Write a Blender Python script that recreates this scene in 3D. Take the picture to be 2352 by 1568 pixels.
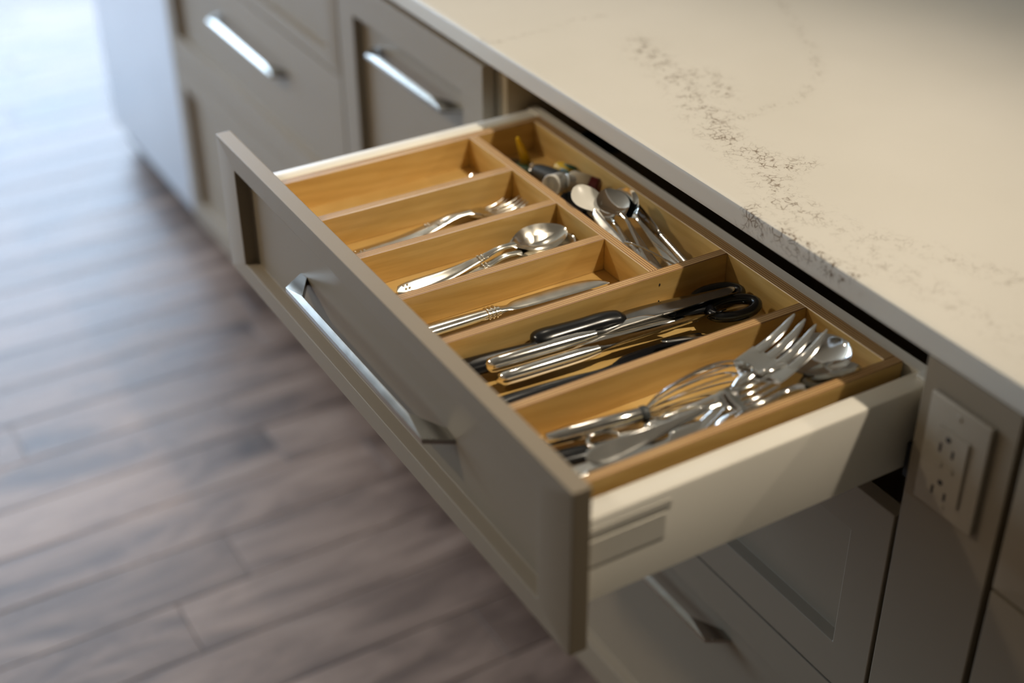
import bpy, bmesh, math, random
import numpy as np
from mathutils import Vector, Matrix, Euler

# ------------------------------------------------------------------ clear
for o in list(bpy.data.objects):
    bpy.data.objects.remove(o)
SC = bpy.context.scene
COL = SC.collection
PI = math.pi
random.seed(7)

# ------------------------------------------------------------------ camera
Z0 = 0.895                      # height of the top edge of the drawer fronts
cam_d = bpy.data.cameras.new('camera')
cam = bpy.data.objects.new('camera', cam_d)
COL.objects.link(cam)
cam.location = (1.45764, -0.46473, 1.58048)
cam.rotation_euler = Euler((0.993869, 0.005026, 1.036372), 'XYZ')
cam_d.sensor_width = 36.0
cam_d.lens = 50.0
cam_d.clip_start = 0.05
cam_d.dof.use_dof = True
cam_d.dof.focus_distance = 1.45
cam_d.dof.aperture_fstop = 1.8
SC.camera = cam

# ------------------------------------------------------------------ world, light, exposure
w = bpy.data.worlds.new('world')
SC.world = w
w.use_nodes = True
bg = w.node_tree.nodes['Background']
bg.inputs['Color'].default_value = (0.62, 0.76, 1.0, 1)
bg.inputs['Strength'].default_value = 1.0


def area(name, loc, rot, sx, sy, power, color, shape='RECTANGLE', spread=PI):
    d = bpy.data.lights.new(name, 'AREA')
    d.shape = shape
    d.size = sx
    d.size_y = sy
    d.energy = power
    d.color = color
    d.spread = spread
    o = bpy.data.objects.new(name, d)
    COL.objects.link(o)
    o.location = loc
    o.rotation_euler = rot
    return o


WARM = (1.0, 0.88, 0.70)
DAY = (0.57, 0.76, 1.0)
# daylight coming in through the glazed doors at the far end of the room
area('daylight_far', (-4.55, -0.5, 1.38), (0, -PI / 2, 0), 1.92, 4.8, 345, DAY)
# recessed, aimable ceiling lamps (the fixtures are built further down): x, y, aim point, watts, cone
POTS = [(1.05, 0.93, (0.36, 0.16, 0.9), 97, 56),
        (1.05, 2.05, (0.50, 0.15, 0.9), 40, 52),
        (-0.90, 0.93, (-0.75, 0.45, 0.9), 26, 80),
        (-2.50, 0.93, (-2.45, 0.60, 0.9), 14, 80),
        (-1.10, -1.35, (-0.46, -0.40, 0.3), 120, 80)]


def aim(o, tgt):
    d = Vector(tgt) - o.location
    o.rotation_euler = d.to_track_quat('-Z', 'Y').to_euler()


for (px, py, tgt, pw, cone) in POTS:
    ld = bpy.data.lights.new('ceiling_lamp_light', 'SPOT')
    ld.energy = pw
    ld.color = WARM
    ld.spot_size = math.radians(cone)
    ld.spot_blend = 1.0
    ld.shadow_soft_size = 0.035 if py > 0 else 0.10
    lo = bpy.data.objects.new('ceiling_lamp_light', ld)
    COL.objects.link(lo)
    lo.location = (px, py, 2.55)
    aim(lo, tgt)
SC.view_settings.view_transform = 'Standard'
SC.view_settings.look = 'None'
SC.view_settings.gamma = 1
SC.view_settings.use_curve_mapping = False
SC.view_settings.exposure = 0.0
SC.cycles.max_bounces = 6
SC.cycles.diffuse_bounces = 3
SC.cycles.glossy_bounces = 4
SC.cycles.transmission_bounces = 2
SC.cycles.transparent_max_bounces = 4
SC.cycles.use_adaptive_sampling = True
SC.cycles.adaptive_threshold = 0.06
SC.cycles.sample_clamp_indirect = 4.0
SC.cycles.caustics_refractive = False
SC.cycles.caustics_reflective = False

# ------------------------------------------------------------------ materials


def srgb(r, g, b):
    f = lambda c: (c / 255 / 12.92) if c <= 10 else ((c / 255 + 0.055) / 1.055) ** 2.4
    return (f(r), f(g), f(b), 1)


def newmat(name):
    m = bpy.data.materials.new(name)
    m.use_nodes = True
    nt = m.node_tree
    b = nt.nodes['Principled BSDF']
    return m, nt, b


def N(nt, typ, **kw):
    n = nt.nodes.new(typ)
    for k, v in kw.items():
        if k.startswith('i_'):
            key = k[2:]
            key = int(key) if key.isdigit() else key.replace('_', ' ')
            n.inputs[key].default_value = v
        else:
            setattr(n, k, v)
    return n


def ramp(nt, fac, stops, interp='LINEAR'):
    r = nt.nodes.new('ShaderNodeValToRGB')
    r.color_ramp.interpolation = interp
    e = r.color_ramp.elements
    while len(e) < len(stops):
        e.new(0.5)
    for i, (p, c) in enumerate(stops):
        e[i].position = p
        e[i].color = c if len(c) == 4 else (*c, 1)
    nt.links.new(fac, r.inputs[0])
    return r.outputs[0]


def mathn(nt, op, a, b=None, clamp=False):
    n = nt.nodes.new('ShaderNodeMath')
    n.operation = op
    n.use_clamp = clamp
    for i, v in enumerate((a, b)):
        if v is None:
            continue
        if isinstance(v, (int, float)):
            n.inputs[i].default_value = v
        else:
            nt.links.new(v, n.inputs[i])
    return n.outputs[0]


def mixc(nt, fac, a, b, mode='MIX'):
    n = nt.nodes.new('ShaderNodeMix')
    n.data_type = 'RGBA'
    n.blend_type = mode
    for sock, v in ((n.inputs['Factor'], fac), (n.inputs['A'], a), (n.inputs['B'], b)):
        if isinstance(v, (int, float, tuple)):
            sock.default_value = v
        else:
            nt.links.new(v, sock)
    return n.outputs['Result']


def bump(nt, b, height, strength, dist):
    n = nt.nodes.new('ShaderNodeBump')
    n.inputs['Strength'].default_value = strength
    n.inputs['Distance'].default_value = dist
    nt.links.new(height, n.inputs['Height'])
    nt.links.new(n.outputs[0], b.inputs['Normal'])


def coords(nt, kind='Object', scale=(1, 1, 1), loc=(0, 0, 0)):
    t = nt.nodes.new('ShaderNodeTexCoord')
    m = nt.nodes.new('ShaderNodeMapping')
    m.inputs['Scale'].default_value = scale
    m.inputs['Location'].default_value = loc
    nt.links.new(t.outputs[kind], m.inputs[0])
    return m.outputs[0]


def noise(nt, vec, scale, detail=3, rough=0.5, dist=0.0):
    n = N(nt, 'ShaderNodeTexNoise')
    n.inputs['Scale'].default_value = scale
    n.inputs['Detail'].default_value = detail
    n.inputs['Roughness'].default_value = rough
    n.inputs['Distortion'].default_value = dist
    nt.links.new(vec, n.inputs['Vector'])
    return n.outputs[0]


def plain(name, col, rough=0.5, metal=0.0, var=0.06, vscale=9.0, coat=0.0, bumpy=0.0, bscale=300):
    """painted / plastic / metal surface with slight tonal variation"""
    m, nt, b = newmat(name)
    v = coords(nt)
    f = noise(nt, v, vscale, 2)
    dark = tuple(c * (1 - var) for c in col[:3]) + (1,)
    lite = tuple(min(1, c * (1 + var)) for c in col[:3]) + (1,)
    c = ramp(nt, f, [(0.3, dark), (0.7, lite)])
    nt.links.new(c, b.inputs['Base Color'])
    b.inputs['Metallic'].default_value = metal
    b.inputs['Coat Weight'].default_value = coat
    r = mathn(nt, 'MULTIPLY_ADD', f, 0.12)
    r.node.inputs[2].default_value = rough - 0.06
    nt.links.new(r, b.inputs['Roughness'])
    if bumpy:
        bump(nt, b, noise(nt, v, bscale, 3), bumpy, 0.0004)
    return m


M = {}
M['paint'] = plain('cabinet_paint', srgb(146, 132, 112), 0.46, 0, 0.03, 5)
M['carcass'] = plain('carcass_board', srgb(178, 160, 132), 0.45)
M['dark'] = plain('dark_gap', srgb(36, 35, 38), 0.7)
M['box'] = plain('drawer_steel_paint', srgb(240, 234, 222), 0.35, 0, 0.02)
M['pull'] = plain('brushed_nickel', srgb(172, 168, 160), 0.25, 1.0, 0.05, 40)
M['steel'] = plain('polished_steel', (0.80, 0.775, 0.73, 1), 0.13, 1.0, 0.03, 60)
M['chrome'] = plain('mirror_steel', (0.84, 0.82, 0.78, 1), 0.09, 1.0, 0.02, 60)
M['silver'] = plain('worn_silver', (0.78, 0.74, 0.66, 1), 0.19, 1.0, 0.06, 90)
M['blade'] = plain('knife_blade', (0.36, 0.345, 0.325, 1), 0.15, 1.0, 0.05, 90)
M['blackp'] = plain('black_plastic', srgb(20, 21, 24), 0.24, 0, 0.08)
M['greyp'] = plain('charcoal_rubber', srgb(62, 66, 68), 0.50, 0, 0.08)
M['whitep'] = plain('white_plastic', srgb(228, 224, 214), 0.33, 0, 0.02)
M['beigep'] = plain('cream_plastic', srgb(214, 196, 166), 0.42, 0, 0.03)
M['yellowp'] = plain('yellow_plastic', srgb(236, 190, 12), 0.4, 0, 0.04)
M['greenp'] = plain('green_plastic', srgb(38, 74, 44), 0.45, 0, 0.05)
M['bluep'] = plain('blue_plastic', srgb(34, 92, 128), 0.4, 0, 0.05)
M['redp'] = plain('maroon_plastic', srgb(96, 28, 26), 0.4, 0, 0.05)
M['outlet'] = plain('outlet_plastic', srgb(172, 160, 143), 0.35, 0, 0.02)
M['plaster'] = plain('wall_paint', srgb(160, 142, 116), 0.8, 0, 0.02)
M['ceil'] = plain('ceiling_paint', srgb(178, 160, 134), 0.85, 0, 0.01)
M['frame'] = plain('window_frame_paint', srgb(235, 235, 232), 0.5, 0, 0.01)
M['stainless'] = plain('dishwasher_steel', (0.66, 0.67, 0.69, 1), 0.34, 1.0, 0.03, 6)


def ply(name, axis, edges=True):
    """birch plywood: veneer on the faces, layered stripes on the top edge. axis = thickness axis"""
    m, nt, b = newmat(name)
    t = nt.nodes.new('ShaderNodeTexCoord')
    oi = nt.nodes.new('ShaderNodeObjectInfo')
    off = nt.nodes.new('ShaderNodeVectorMath')
    off.operation = 'SCALE'
    cmb = nt.nodes.new('ShaderNodeCombineXYZ')
    for i in range(3):
        nt.links.new(oi.outputs['Random'], cmb.inputs[i])
    nt.links.new(cmb.outputs[0], off.inputs[0])
    off.inputs['Scale'].default_value = 7.0
    add = nt.nodes.new('ShaderNodeVectorMath')
    add.operation = 'ADD'
    nt.links.new(t.outputs['Object'], add.inputs[0])
    nt.links.new(off.outputs[0], add.inputs[1])
    mp = nt.nodes.new('ShaderNodeMapping')
    mp.inputs['Scale'].default_value = (6, 5.0, 20) if axis == 0 else (5.0, 6, 20)
    nt.links.new(add.outputs[0], mp.inputs[0])
    broad = noise(nt, mp.outputs[0], 1.0, 3, 0.5, 1.2)
    wv = nt.nodes.new('ShaderNodeTexWave')
    wv.wave_type = 'RINGS'
    wv.inputs['Scale'].default_value = 1.1
    wv.inputs['Distortion'].default_value = 7.0
    wv.inputs['Detail'].default_value = 2.0
    nt.links.new(mp.outputs[0], wv.inputs[0])
    mp2 = nt.nodes.new('ShaderNodeMapping')
    mp2.inputs['Scale'].default_value = (300, 30, 420) if axis == 0 else (30, 300, 420)
    nt.links.new(add.outputs[0], mp2.inputs[0])
    fine = noise(nt, mp2.outputs[0], 1.0, 3, 0.6)
    base = ramp(nt, broad, [(0.25, srgb(212, 170, 98)), (0.5, srgb(222, 184, 113)), (0.78, srgb(231, 198, 131))])
    fig = ramp(nt, wv.outputs[0], [(0.2, (0.91, 0.88, 0.83, 1)), (0.75, (1, 1, 1, 1))])
    c = mixc(nt, 0.8, base, fig, 'MULTIPLY')
    fcol = ramp(nt, fine, [(0.3, (0.93, 0.91, 0.88, 1)), (0.6, (1, 1, 1, 1))])
    veneer = mixc(nt, 0.8, c, fcol, 'MULTIPLY')
    # plies on the edge
    sep = nt.nodes.new('ShaderNodeSeparateXYZ')
    nt.links.new(t.outputs['Object'], sep.inputs[0])
    wob = noise(nt, mp2.outputs[0], 0.35, 2)
    th = mathn(nt, 'MULTIPLY_ADD', wob, 0.0005)
    nt.links.new(sep.outputs[axis], th.node.inputs[2])
    ph = mathn(nt, 'FRACT', mathn(nt, 'DIVIDE', th, 0.0029))
    stripes = ramp(nt, ph, [(0.0, srgb(222, 186, 130)), (0.38, srgb(214, 176, 118)), (0.46, srgb(96, 58, 36)), (0.58, srgb(112, 70, 44)),
                            (0.66, srgb(188, 144, 94)), (0.84, srgb(158, 110, 70)), (1.0, srgb(222, 186, 130))])
    brk = ramp(nt, wob, [(0.3, (0.86, 0.80, 0.76, 1)), (0.7, (1, 1, 1, 1))])
    edge = mixc(nt, 0.8, stripes, brk, 'MULTIPLY')
    nrm = nt.nodes.new('ShaderNodeSeparateXYZ')
    nt.links.new(t.outputs['Normal'], nrm.inputs[0])
    up = mathn(nt, 'GREATER_THAN', nrm.outputs[2], 0.6 if edges else 2.0)
    nt.links.new(mixc(nt, up, veneer, edge), b.inputs['Base Color'])
    b.inputs['Roughness'].default_value = 0.36
    b.inputs['Coat Weight'].default_value = 0.25
    b.inputs['Coat Roughness'].default_value = 0.25
    return m


M['ply_x'] = ply('birch_plywood_x', 0)
M['ply_y'] = ply('birch_plywood_y', 1)
M['ply_f'] = ply('birch_veneer', 0, False)


def quartz():
    m, nt, b = newmat('veined_quartz')
    v = coords(nt)
    wob = N(nt, 'ShaderNodeTexNoise', i_Scale=34.0, i_Detail=4.0)
    nt.links.new(v, wob.inputs['Vector'])
    vm = nt.nodes.new('ShaderNodeVectorMath')
    vm.operation = 'MULTIPLY_ADD'
    nt.links.new(wob.outputs['Color'], vm.inputs[0])
    vm.inputs[1].default_value = (0.030, 0.030, 0.030)
    nt.links.new(v, vm.inputs[2])
    vor = N(nt, 'ShaderNodeTexVoronoi', feature='DISTANCE_TO_EDGE')
    vor.inputs['Scale'].default_value = 125.0
    nt.links.new(vm.outputs[0], vor.inputs['Vector'])
    lines = ramp(nt, vor.outputs['Distance'], [(0.0, (1, 1, 1, 1)), (0.03, (0.75, 0.75, 0.75, 1)), (0.10, (0, 0, 0, 1))])
    brk = ramp(nt, noise(nt, v, 75, 4, 0.7), [(0.45, (0, 0, 0, 1)), (0.60, (1, 1, 1, 1))])
    att = nt.nodes.new('ShaderNodeAttribute')
    att.attribute_name = 'vein'
    a = mathn(nt, 'MULTIPLY', mathn(nt, 'MULTIPLY', lines, brk), att.outputs['Fac'], True)
    # a soft stain around the veins
    soft = mathn(nt, 'MULTIPLY', mathn(nt, 'MULTIPLY', brk, att.outputs['Fac']), 0.10, True)
    tot = mathn(nt, 'ADD', mathn(nt, 'MULTIPLY', a, 0.95), soft, True)
    cloud = noise(nt, v, 3.0, 3)
    base = ramp(nt, cloud, [(0.3, srgb(211, 204, 191)), (0.7, srgb(220, 213, 201))])
    col = mixc(nt, tot, base, srgb(112, 92, 72))
    nt.links.new(col, b.inputs['Base Color'])
    b.inputs['Roughness'].default_value = 0.34
    return m


M['quartz'] = quartz()


def wood_floor(name, planks):
    m, nt, b = newmat(name)
    t = nt.nodes.new('ShaderNodeTexCoord')
    oi = nt.nodes.new('ShaderNodeObjectInfo')
    sc = nt.nodes.new('ShaderNodeMapping')
    sc.inputs['Scale'].default_value = (9, 2.2, 9)
    if planks:
        cmb = nt.nodes.new('ShaderNodeCombineXYZ')
        k = mathn(nt, 'MULTIPLY', oi.outputs['Random'], 31.0)
        for i in range(3):
            nt.links.new(k, cmb.inputs[i])
        nt.links.new(cmb.outputs[0], sc.inputs['Location'])
    nt.links.new(t.outputs['Object'], sc.inputs[0])
    v = sc.outputs[0]
    big = noise(nt, v, 1.3, 5, 0.62, 0.6)
    gm = nt.nodes.new('ShaderNodeMapping')
    gm.inputs['Scale'].default_value = (11, 1.0, 11)
    nt.links.new(v, gm.inputs[0])
    grain = noise(nt, gm.outputs[0], 2.2, 4, 0.6, 0.4)
    c = ramp(nt, big, [(0.25, srgb(68, 56, 52)), (0.42, srgb(113, 96, 88)), (0.58, srgb(146, 127, 117)), (0.75, srgb(166, 148, 138))])
    g = ramp(nt, grain, [(0.3, (0.80, 0.78, 0.76, 1)), (0.7, (1.06, 1.04, 1.02, 1))])
    c = mixc(nt, 0.8, c, g, 'MULTIPLY')
    if planks:
        tint = ramp(nt, oi.outputs['Random'], [(0.0, (0.80, 0.78, 0.76, 1)), (0.5, (1, 1, 1, 1)), (1.0, (1.12, 1.10, 1.08, 1))])
        c = mixc(nt, 1.0, c, tint, 'MULTIPLY')
    else:
        br = N(nt, 'ShaderNodeTexBrick', offset=0.37, i_Scale=1.0, i_Mortar_Size=0.002, i_Brick_Width=0.9, i_Row_Height=0.1235)
        rot = nt.nodes.new('ShaderNodeMapping')
        rot.inputs['Rotation'].default_value = (0, 0, PI / 2)
        nt.links.new(t.outputs['Object'], rot.inputs[0])
        nt.links.new(rot.outputs[0], br.inputs[0])
        br.inputs['Color1'].default_value = (1, 1, 1, 1)
        br.inputs['Color2'].default_value = (0.8, 0.8, 0.8, 1)
        br.inputs['Mortar'].default_value = (0.4, 0.4, 0.4, 1)
        c = mixc(nt, 1.0, c, br.outputs['Color'], 'MULTIPLY')
    nt.links.new(c, b.inputs['Base Color'])
    r = mathn(nt, 'MULTIPLY_ADD', big, 0.20)
    r.node.inputs[2].default_value = 0.36
    nt.links.new(r, b.inputs['Roughness'])
    b.inputs['Specular IOR Level'].default_value = 0.58
    bump(nt, b, mixc(nt, 0.35, big, grain), 0.30, 0.003)
    return m


M['plank'] = wood_floor('stained_plank', True)
M['floor'] = wood_floor('stained_floor_far', False)

# emissive lens of the ceiling lamps
m_, nt_, b_ = newmat('lamp_lens')
b_.inputs['Emission Color'].default_value = (1.0, 0.82, 0.58, 1)
b_.inputs['Emission Strength'].default_value = 12.0
M['lens'] = m_
# window glass: mostly clear, faint reflection
m_, nt_, b_ = newmat('window_glass')
tr = nt_.nodes.new('ShaderNodeBsdfTransparent')
gl = nt_.nodes.new('ShaderNodeBsdfGlossy')
gl.inputs['Roughness'].default_value = 0.02
fr = nt_.nodes.new('ShaderNodeFresnel')
mx = nt_.nodes.new('ShaderNodeMixShader')
nt_.links.new(fr.outputs[0], mx.inputs[0])
nt_.links.new(tr.outputs[0], mx.inputs[1])
nt_.links.new(gl.outputs[0], mx.inputs[2])
nt_.links.new(mx.outputs[0], nt_.nodes['Material Output'].inputs[0])
M['glass'] = m_

# ------------------------------------------------------------------ object helpers


def empty(name, loc, rot=(0, 0, 0), label=None, cat=None, group=None):
    o = bpy.data.objects.new(name, None)
    o.empty_display_size = 0.05
    COL.objects.link(o)
    o.location = loc
    o.rotation_euler = rot
    tag(o, label, cat, group)
    return o


def tag(o, label=None, cat=None, group=None, kind=None):
    if label:
        o['label'] = label
    if cat:
        o['category'] = cat
    if group:
        o['group'] = group
    if kind:
        o['kind'] = kind
    return o


def smooth(me, angle=35):
    me.polygons.foreach_set('use_smooth', [True] * len(me.polygons))
    me.set_sharp_from_angle(angle=math.radians(angle))


def link(name, me, mat, parent=None, loc=(0, 0, 0), rot=(0, 0, 0)):
    if mat is not None and not me.materials:
        me.materials.append(M[mat])
    o = bpy.data.objects.new(name, me)
    COL.objects.link(o)
    if parent is not None:
        o.parent = parent
    o.location = loc
    o.rotation_euler = rot
    return o


def wloc(p):
    v = Vector((0, 0, 0))
    while p is not None:
        v += p.location
        p = p.parent
    return v


def bm_mesh(bm, name, ang=35):
    bmesh.ops.recalc_face_normals(bm, faces=bm.faces)
    me = bpy.data.meshes.new(name)
    bm.to_mesh(me)
    bm.free()
    smooth(me, ang)
    return me


def bm_box(bm, x0, x1, y0, y1, z0, z1):
    vs = [bm.verts.new((x, y, z)) for x in (x0, x1) for y in (y0, y1) for z in (z0, z1)]
    for f in ((0, 1, 3, 2), (4, 6, 7, 5), (0, 4, 5, 1), (2, 3, 7, 6), (0, 2, 6, 4), (1, 5, 7, 3)):
        bm.faces.new([vs[i] for i in f])
    return vs


def box(name, x0, x1, y0, y1, z0, z1, mat, parent=None, bev=0.001, seg=2, own=False):
    """box in world coordinates; own = origin at the min corner"""
    P = wloc(parent)
    bm = bmesh.new()
    o = Vector((x0, y0, z0)) if own else (P.copy() if parent is not None else Vector((x0, y0, z0)))
    bm_box(bm, x0 - o.x, x1 - o.x, y0 - o.y, y1 - o.y, z0 - o.z, z1 - o.z)
    if bev:
        bmesh.ops.bevel(bm, geom=list(bm.edges), offset=bev, segments=seg, profile=0.6, affect='EDGES')
    me = bm_mesh(bm, name, 12)
    return link(name, me, mat, parent, o - P)


def panel_front(name, x0, x1, z0, z1, y0, t, stile, rt, rb, depth, mat, parent, inward=0.002):
    """cabinet front with a recessed centre panel, facing -y"""
    P = wloc(parent)
    bm = bmesh.new()

    def V(x, y, z):
        return bm.verts.new((x - P.x, y - P.y, z - P.z))
    A = [V(x0, y0, z0), V(x1, y0, z0), V(x1, y0, z1), V(x0, y0, z1)]
    B = [V(x0 + stile, y0, z0 + rb), V(x1 - stile, y0, z0 + rb), V(x1 - stile, y0, z1 - rt), V(x0 + stile, y0, z1 - rt)]
    i = inward
    C = [V(x0 + stile + i, y0 + depth, z0 + rb + i), V(x1 - stile - i, y0 + depth, z0 + rb + i),
         V(x1 - stile - i, y0 + depth, z1 - rt - i), V(x0 + stile + i, y0 + depth, z1 - rt - i)]
    D = [V(x0, y0 + t, z0), V(x1, y0 + t, z0), V(x1, y0 + t, z1), V(x0, y0 + t, z1)]
    for k in range(4):
        n = (k + 1) % 4
        bm.faces.new((A[k], A[n], B[n], B[k]))
        bm.faces.new((B[k], B[n], C[n], C[k]))
        bm.faces.new((A[n], A[k], D[k], D[n]))
    bm.faces.new(C)
    bm.faces.new(list(reversed(D)))
    bmesh.ops.recalc_face_normals(bm, faces=bm.faces)
    bmesh.ops.bevel(bm, geom=[e for e in bm.edges], offset=0.0012, segments=2, profile=0.6, affect='EDGES')
    return link(name, bm_mesh(bm, name, 12), mat, parent)


def prism(pts, z0, z1, bev=0.0):
    bm = bmesh.new()
    a = [bm.verts.new((x, y, z0)) for x, y in pts]
    b = [bm.verts.new((x, y, z1)) for x, y in pts]
    n = len(pts)
    for k in range(n):
        m = (k + 1) % n
        bm.faces.new((a[k], a[m], b[m], b[k]))
    bm.faces.new(list(reversed(a)))
    bm.faces.new(b)
    bmesh.ops.recalc_face_normals(bm, faces=bm.faces)
    if bev:
        bmesh.ops.bevel(bm, geom=list(bm.edges), offset=bev, segments=2, profile=0.6, affect='EDGES')
    return bm


def tube(path, r, n=10, closed=False, cap=True):
    """tube along a list of points; r a number or a list"""
    pts = [Vector(p) for p in path]
    m = len(pts)
    bm = bmesh.new()
    rings = []
    prev = None
    for i, p in enumerate(pts):
        if closed:
            d = (pts[(i + 1) % m] - pts[i - 1]).normalized()
        else:
            d = (pts[min(i + 1, m - 1)] - pts[max(i - 1, 0)]).normalized()
        if prev is None:
            up = Vector((0, 0, 1)) if abs(d.z) < 0.9 else Vector((0, 1, 0))
            s = d.cross(up).normalized()
        else:
            s = (prev - d * prev.dot(d)).normalized()
        prev = s
        u = s.cross(d)
        rr = r[i] if isinstance(r, (list, tuple)) else r
        rings.append([bm.verts.new(p + (s * math.cos(a) + u * math.sin(a)) * rr) for a in [2 * PI * k / n for k in range(n)]])
    for i in range(m if closed else m - 1):
        a, b = rings[i], rings[(i + 1) % m]
        for k in range(n):
            bm.faces.new((a[k], a[(k + 1) % n], b[(k + 1) % n], b[k]))
    if not closed and cap:
        bm.faces.new(list(reversed(rings[0])))
        bm.faces.new(rings[-1])
    return bm


def cr(keys, n):
    """Catmull-Rom resampling of rows (first column = s)"""
    mx = max(len(k) for k in keys)
    K = np.array([tuple(k) + (0.0,) * (mx - len(k)) for k in keys], float)
    s = K[:, 0]
    out = []
    for q in np.linspace(s[0], s[-1], n):
        i = min(max(int(np.searchsorted(s, q, 'right')) - 1, 0), len(s) - 2)
        h = s[i + 1] - s[i]
        u = (q - s[i]) / h
        p1, p2 = K[i], K[i + 1]
        m1 = (K[i + 1] - K[i - 1]) / (s[i + 1] - s[i - 1]) * h if i > 0 else (p2 - p1)
        m2 = (K[i + 2] - K[i]) / (s[i + 2] - s[i]) * h if i + 2 < len(s) else (p2 - p1)
        r = (2 * u**3 - 3 * u**2 + 1) * p1 + (u**3 - 2 * u**2 + u) * m1 + (-2 * u**3 + 3 * u**2) * p2 + (u**3 - u**2) * m2
        r[0] = q
        out.append(r)
    return out


def loft_bm(keys, n=24, ny=10, yoff=None, pw=4):
    """shell lofted along x.  key rows: s, half width, centre z, cup depth, thickness[, centre y]"""
    rows = cr(keys, n)
    bm = bmesh.new()
    rings = []
    for r in rows:
        s, w_, zc, cup, th = r[:5]
        yc = r[5] if len(r) > 5 else 0.0
        w_ = max(w_, 0.0003)
        ring = []
        for side in (1, -1):
            js = np.linspace(-1, 1, ny + 1)
            if side < 0:
                js = js[::-1]
            for j in js[:-1]:
                e = max(0.0, 1 - abs(j) ** pw) ** 0.5
                z = zc - cup * (1 - j * j) + side * th / 2 * e
                ring.append(bm.verts.new((s, yc + w_ * j, z)))
        rings.append(ring)
    m = len(rings[0])
    for a, b in zip(rings, rings[1:]):
        for k in range(m):
            bm.faces.new((a[k], b[k], b[(k + 1) % m], a[(k + 1) % m]))
    bm.faces.new(rings[0])
    bm.faces.new(list(reversed(rings[-1])))
    return bm


def merge(dst, src):
    me = bpy.data.meshes.new('tmp')
    src.to_mesh(me)
    src.free()
    dst.from_mesh(me)
    bpy.data.meshes.remove(me)
    return dst


def part(name, bm, mat, parent, ang=50, loc=(0, 0, 0), rot=(0, 0, 0)):
    return link(name, bm_mesh(bm, name, ang), mat, parent, loc, rot)


# ------------------------------------------------------------------ room shell
XW, XE, YS, YN, HC = -4.6, 4.4, -4.2, 4.6, 2.6
fl = link('floor', None if False else bpy.data.meshes.new('floor'), None)
bm = bmesh.new()
bm_box(bm, XW - 0.1, XE + 0.1, YS - 0.1, YN + 0.1, -0.12, -0.0025)
bm.to_mesh(fl.data)
bm.free()
fl.data.materials.append(M['floor'])
tag(fl, kind='structure')

# individual floor boards (run along y, 123.5 mm wide)
PW = 0.1235
plank_len = [0.62, 0.84, 1.06, 1.30]
plank_me = []
for i, L in enumerate(plank_len):
    bm = bmesh.new()
    bm_box(bm, 0.0006, PW - 0.0006, 0.0006, L - 0.0006, -0.002, 0.0)
    top = [e for e in bm.edges if all(abs(v.co.z) < 1e-6 for v in e.verts)]
    bmesh.ops.bevel(bm, geom=top, offset=0.0016, segments=2, profile=0.5, affect='EDGES')
    me = bm_mesh(bm, 'floor_plank', 12)
    me.materials.append(M['plank'])
    plank_me.append(me)
rng = random.Random(3)
row0 = -0.2535
for k in range(-34, 10):
    x = row0 + k * PW
    ymax = 1.75 if x < -2.0 else 0.46
    y = -1.9 + rng.random() * 0.6
    if k == 0:
        y = -0.08 - 0.84 - 0.62
    if k == 0:
        seq = [0, 1, 3]
    else:
        seq = None
    j = 0
    while y < ymax:
        li = seq[j % 3] if seq else rng.randrange(4)
        link('plank', plank_me[li], None, fl, (x, y, 0))
        y += plank_len[li]
        j += 1

ce = box('ceiling', XW - 0.1, XE + 0.1, YS - 0.1, YN + 0.1, HC, HC + 0.1, 'ceil', bev=0)
tag(ce, kind='structure')
for nm, a in (('wall_right', (XE, XE + 0.1, YS, YN)), ('wall_front', (XW, XE, YS - 0.1, YS)), ('wall_back', (XW, XE, YN, YN + 0.1))):
    tag(box(nm, a[0], a[1], a[2], a[3], 0, HC, 'plaster', bev=0), kind='structure')
# far wall with the glazed opening
WY0, WY1, WZ0, WZ1 = -2.9, 1.9, 0.42, 2.36
bm = bmesh.new()
bm_box(bm, XW - 0.1, XW, YS, WY0, 0, HC)
bm_box(bm, XW - 0.1, XW, WY1, YN, 0, HC)
bm_box(bm, XW - 0.1, XW, WY0, WY1, WZ1, HC)
bm_box(bm, XW - 0.1, XW, WY0, WY1, 0, WZ0)
tag(link('wall_left', bm_mesh(bm, 'wall_left'), 'plaster'), kind='structure')
wn = empty('window_1', (XW - 0.05, (WY0 + WY1) / 2, WZ0))
tag(wn, kind='structure')
fw = 0.07
for a in ((WY0, WY1, WZ0, WZ0 + fw), (WY0, WY1, WZ1 - fw, WZ1)):
    box('window_frame', XW - 0.08, XW - 0.02, a[0], a[1], a[2], a[3], 'frame', wn, 0.003)
npane = 4
for i in range(npane + 1):
    yy = WY0 + (WY1 - WY0) * i / npane
    ya, yb = (yy, yy + fw) if i == 0 else ((yy - fw, yy) if i == npane else (yy - fw / 2, yy + fw / 2))
    box('window_mullion', XW - 0.08, XW - 0.02, ya, yb, WZ0 + fw, WZ1 - fw, 'frame', wn, 0.003)
for i in range(npane):
    ya = WY0 + (WY1 - WY0) * i / npane + fw / 2
    yb = WY0 + (WY1 - WY0) * (i + 1) / npane - fw / 2
    box('window_pane', XW - 0.055, XW - 0.049, ya, yb, WZ0 + fw, WZ1 - fw, 'glass', wn, 0)
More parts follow.
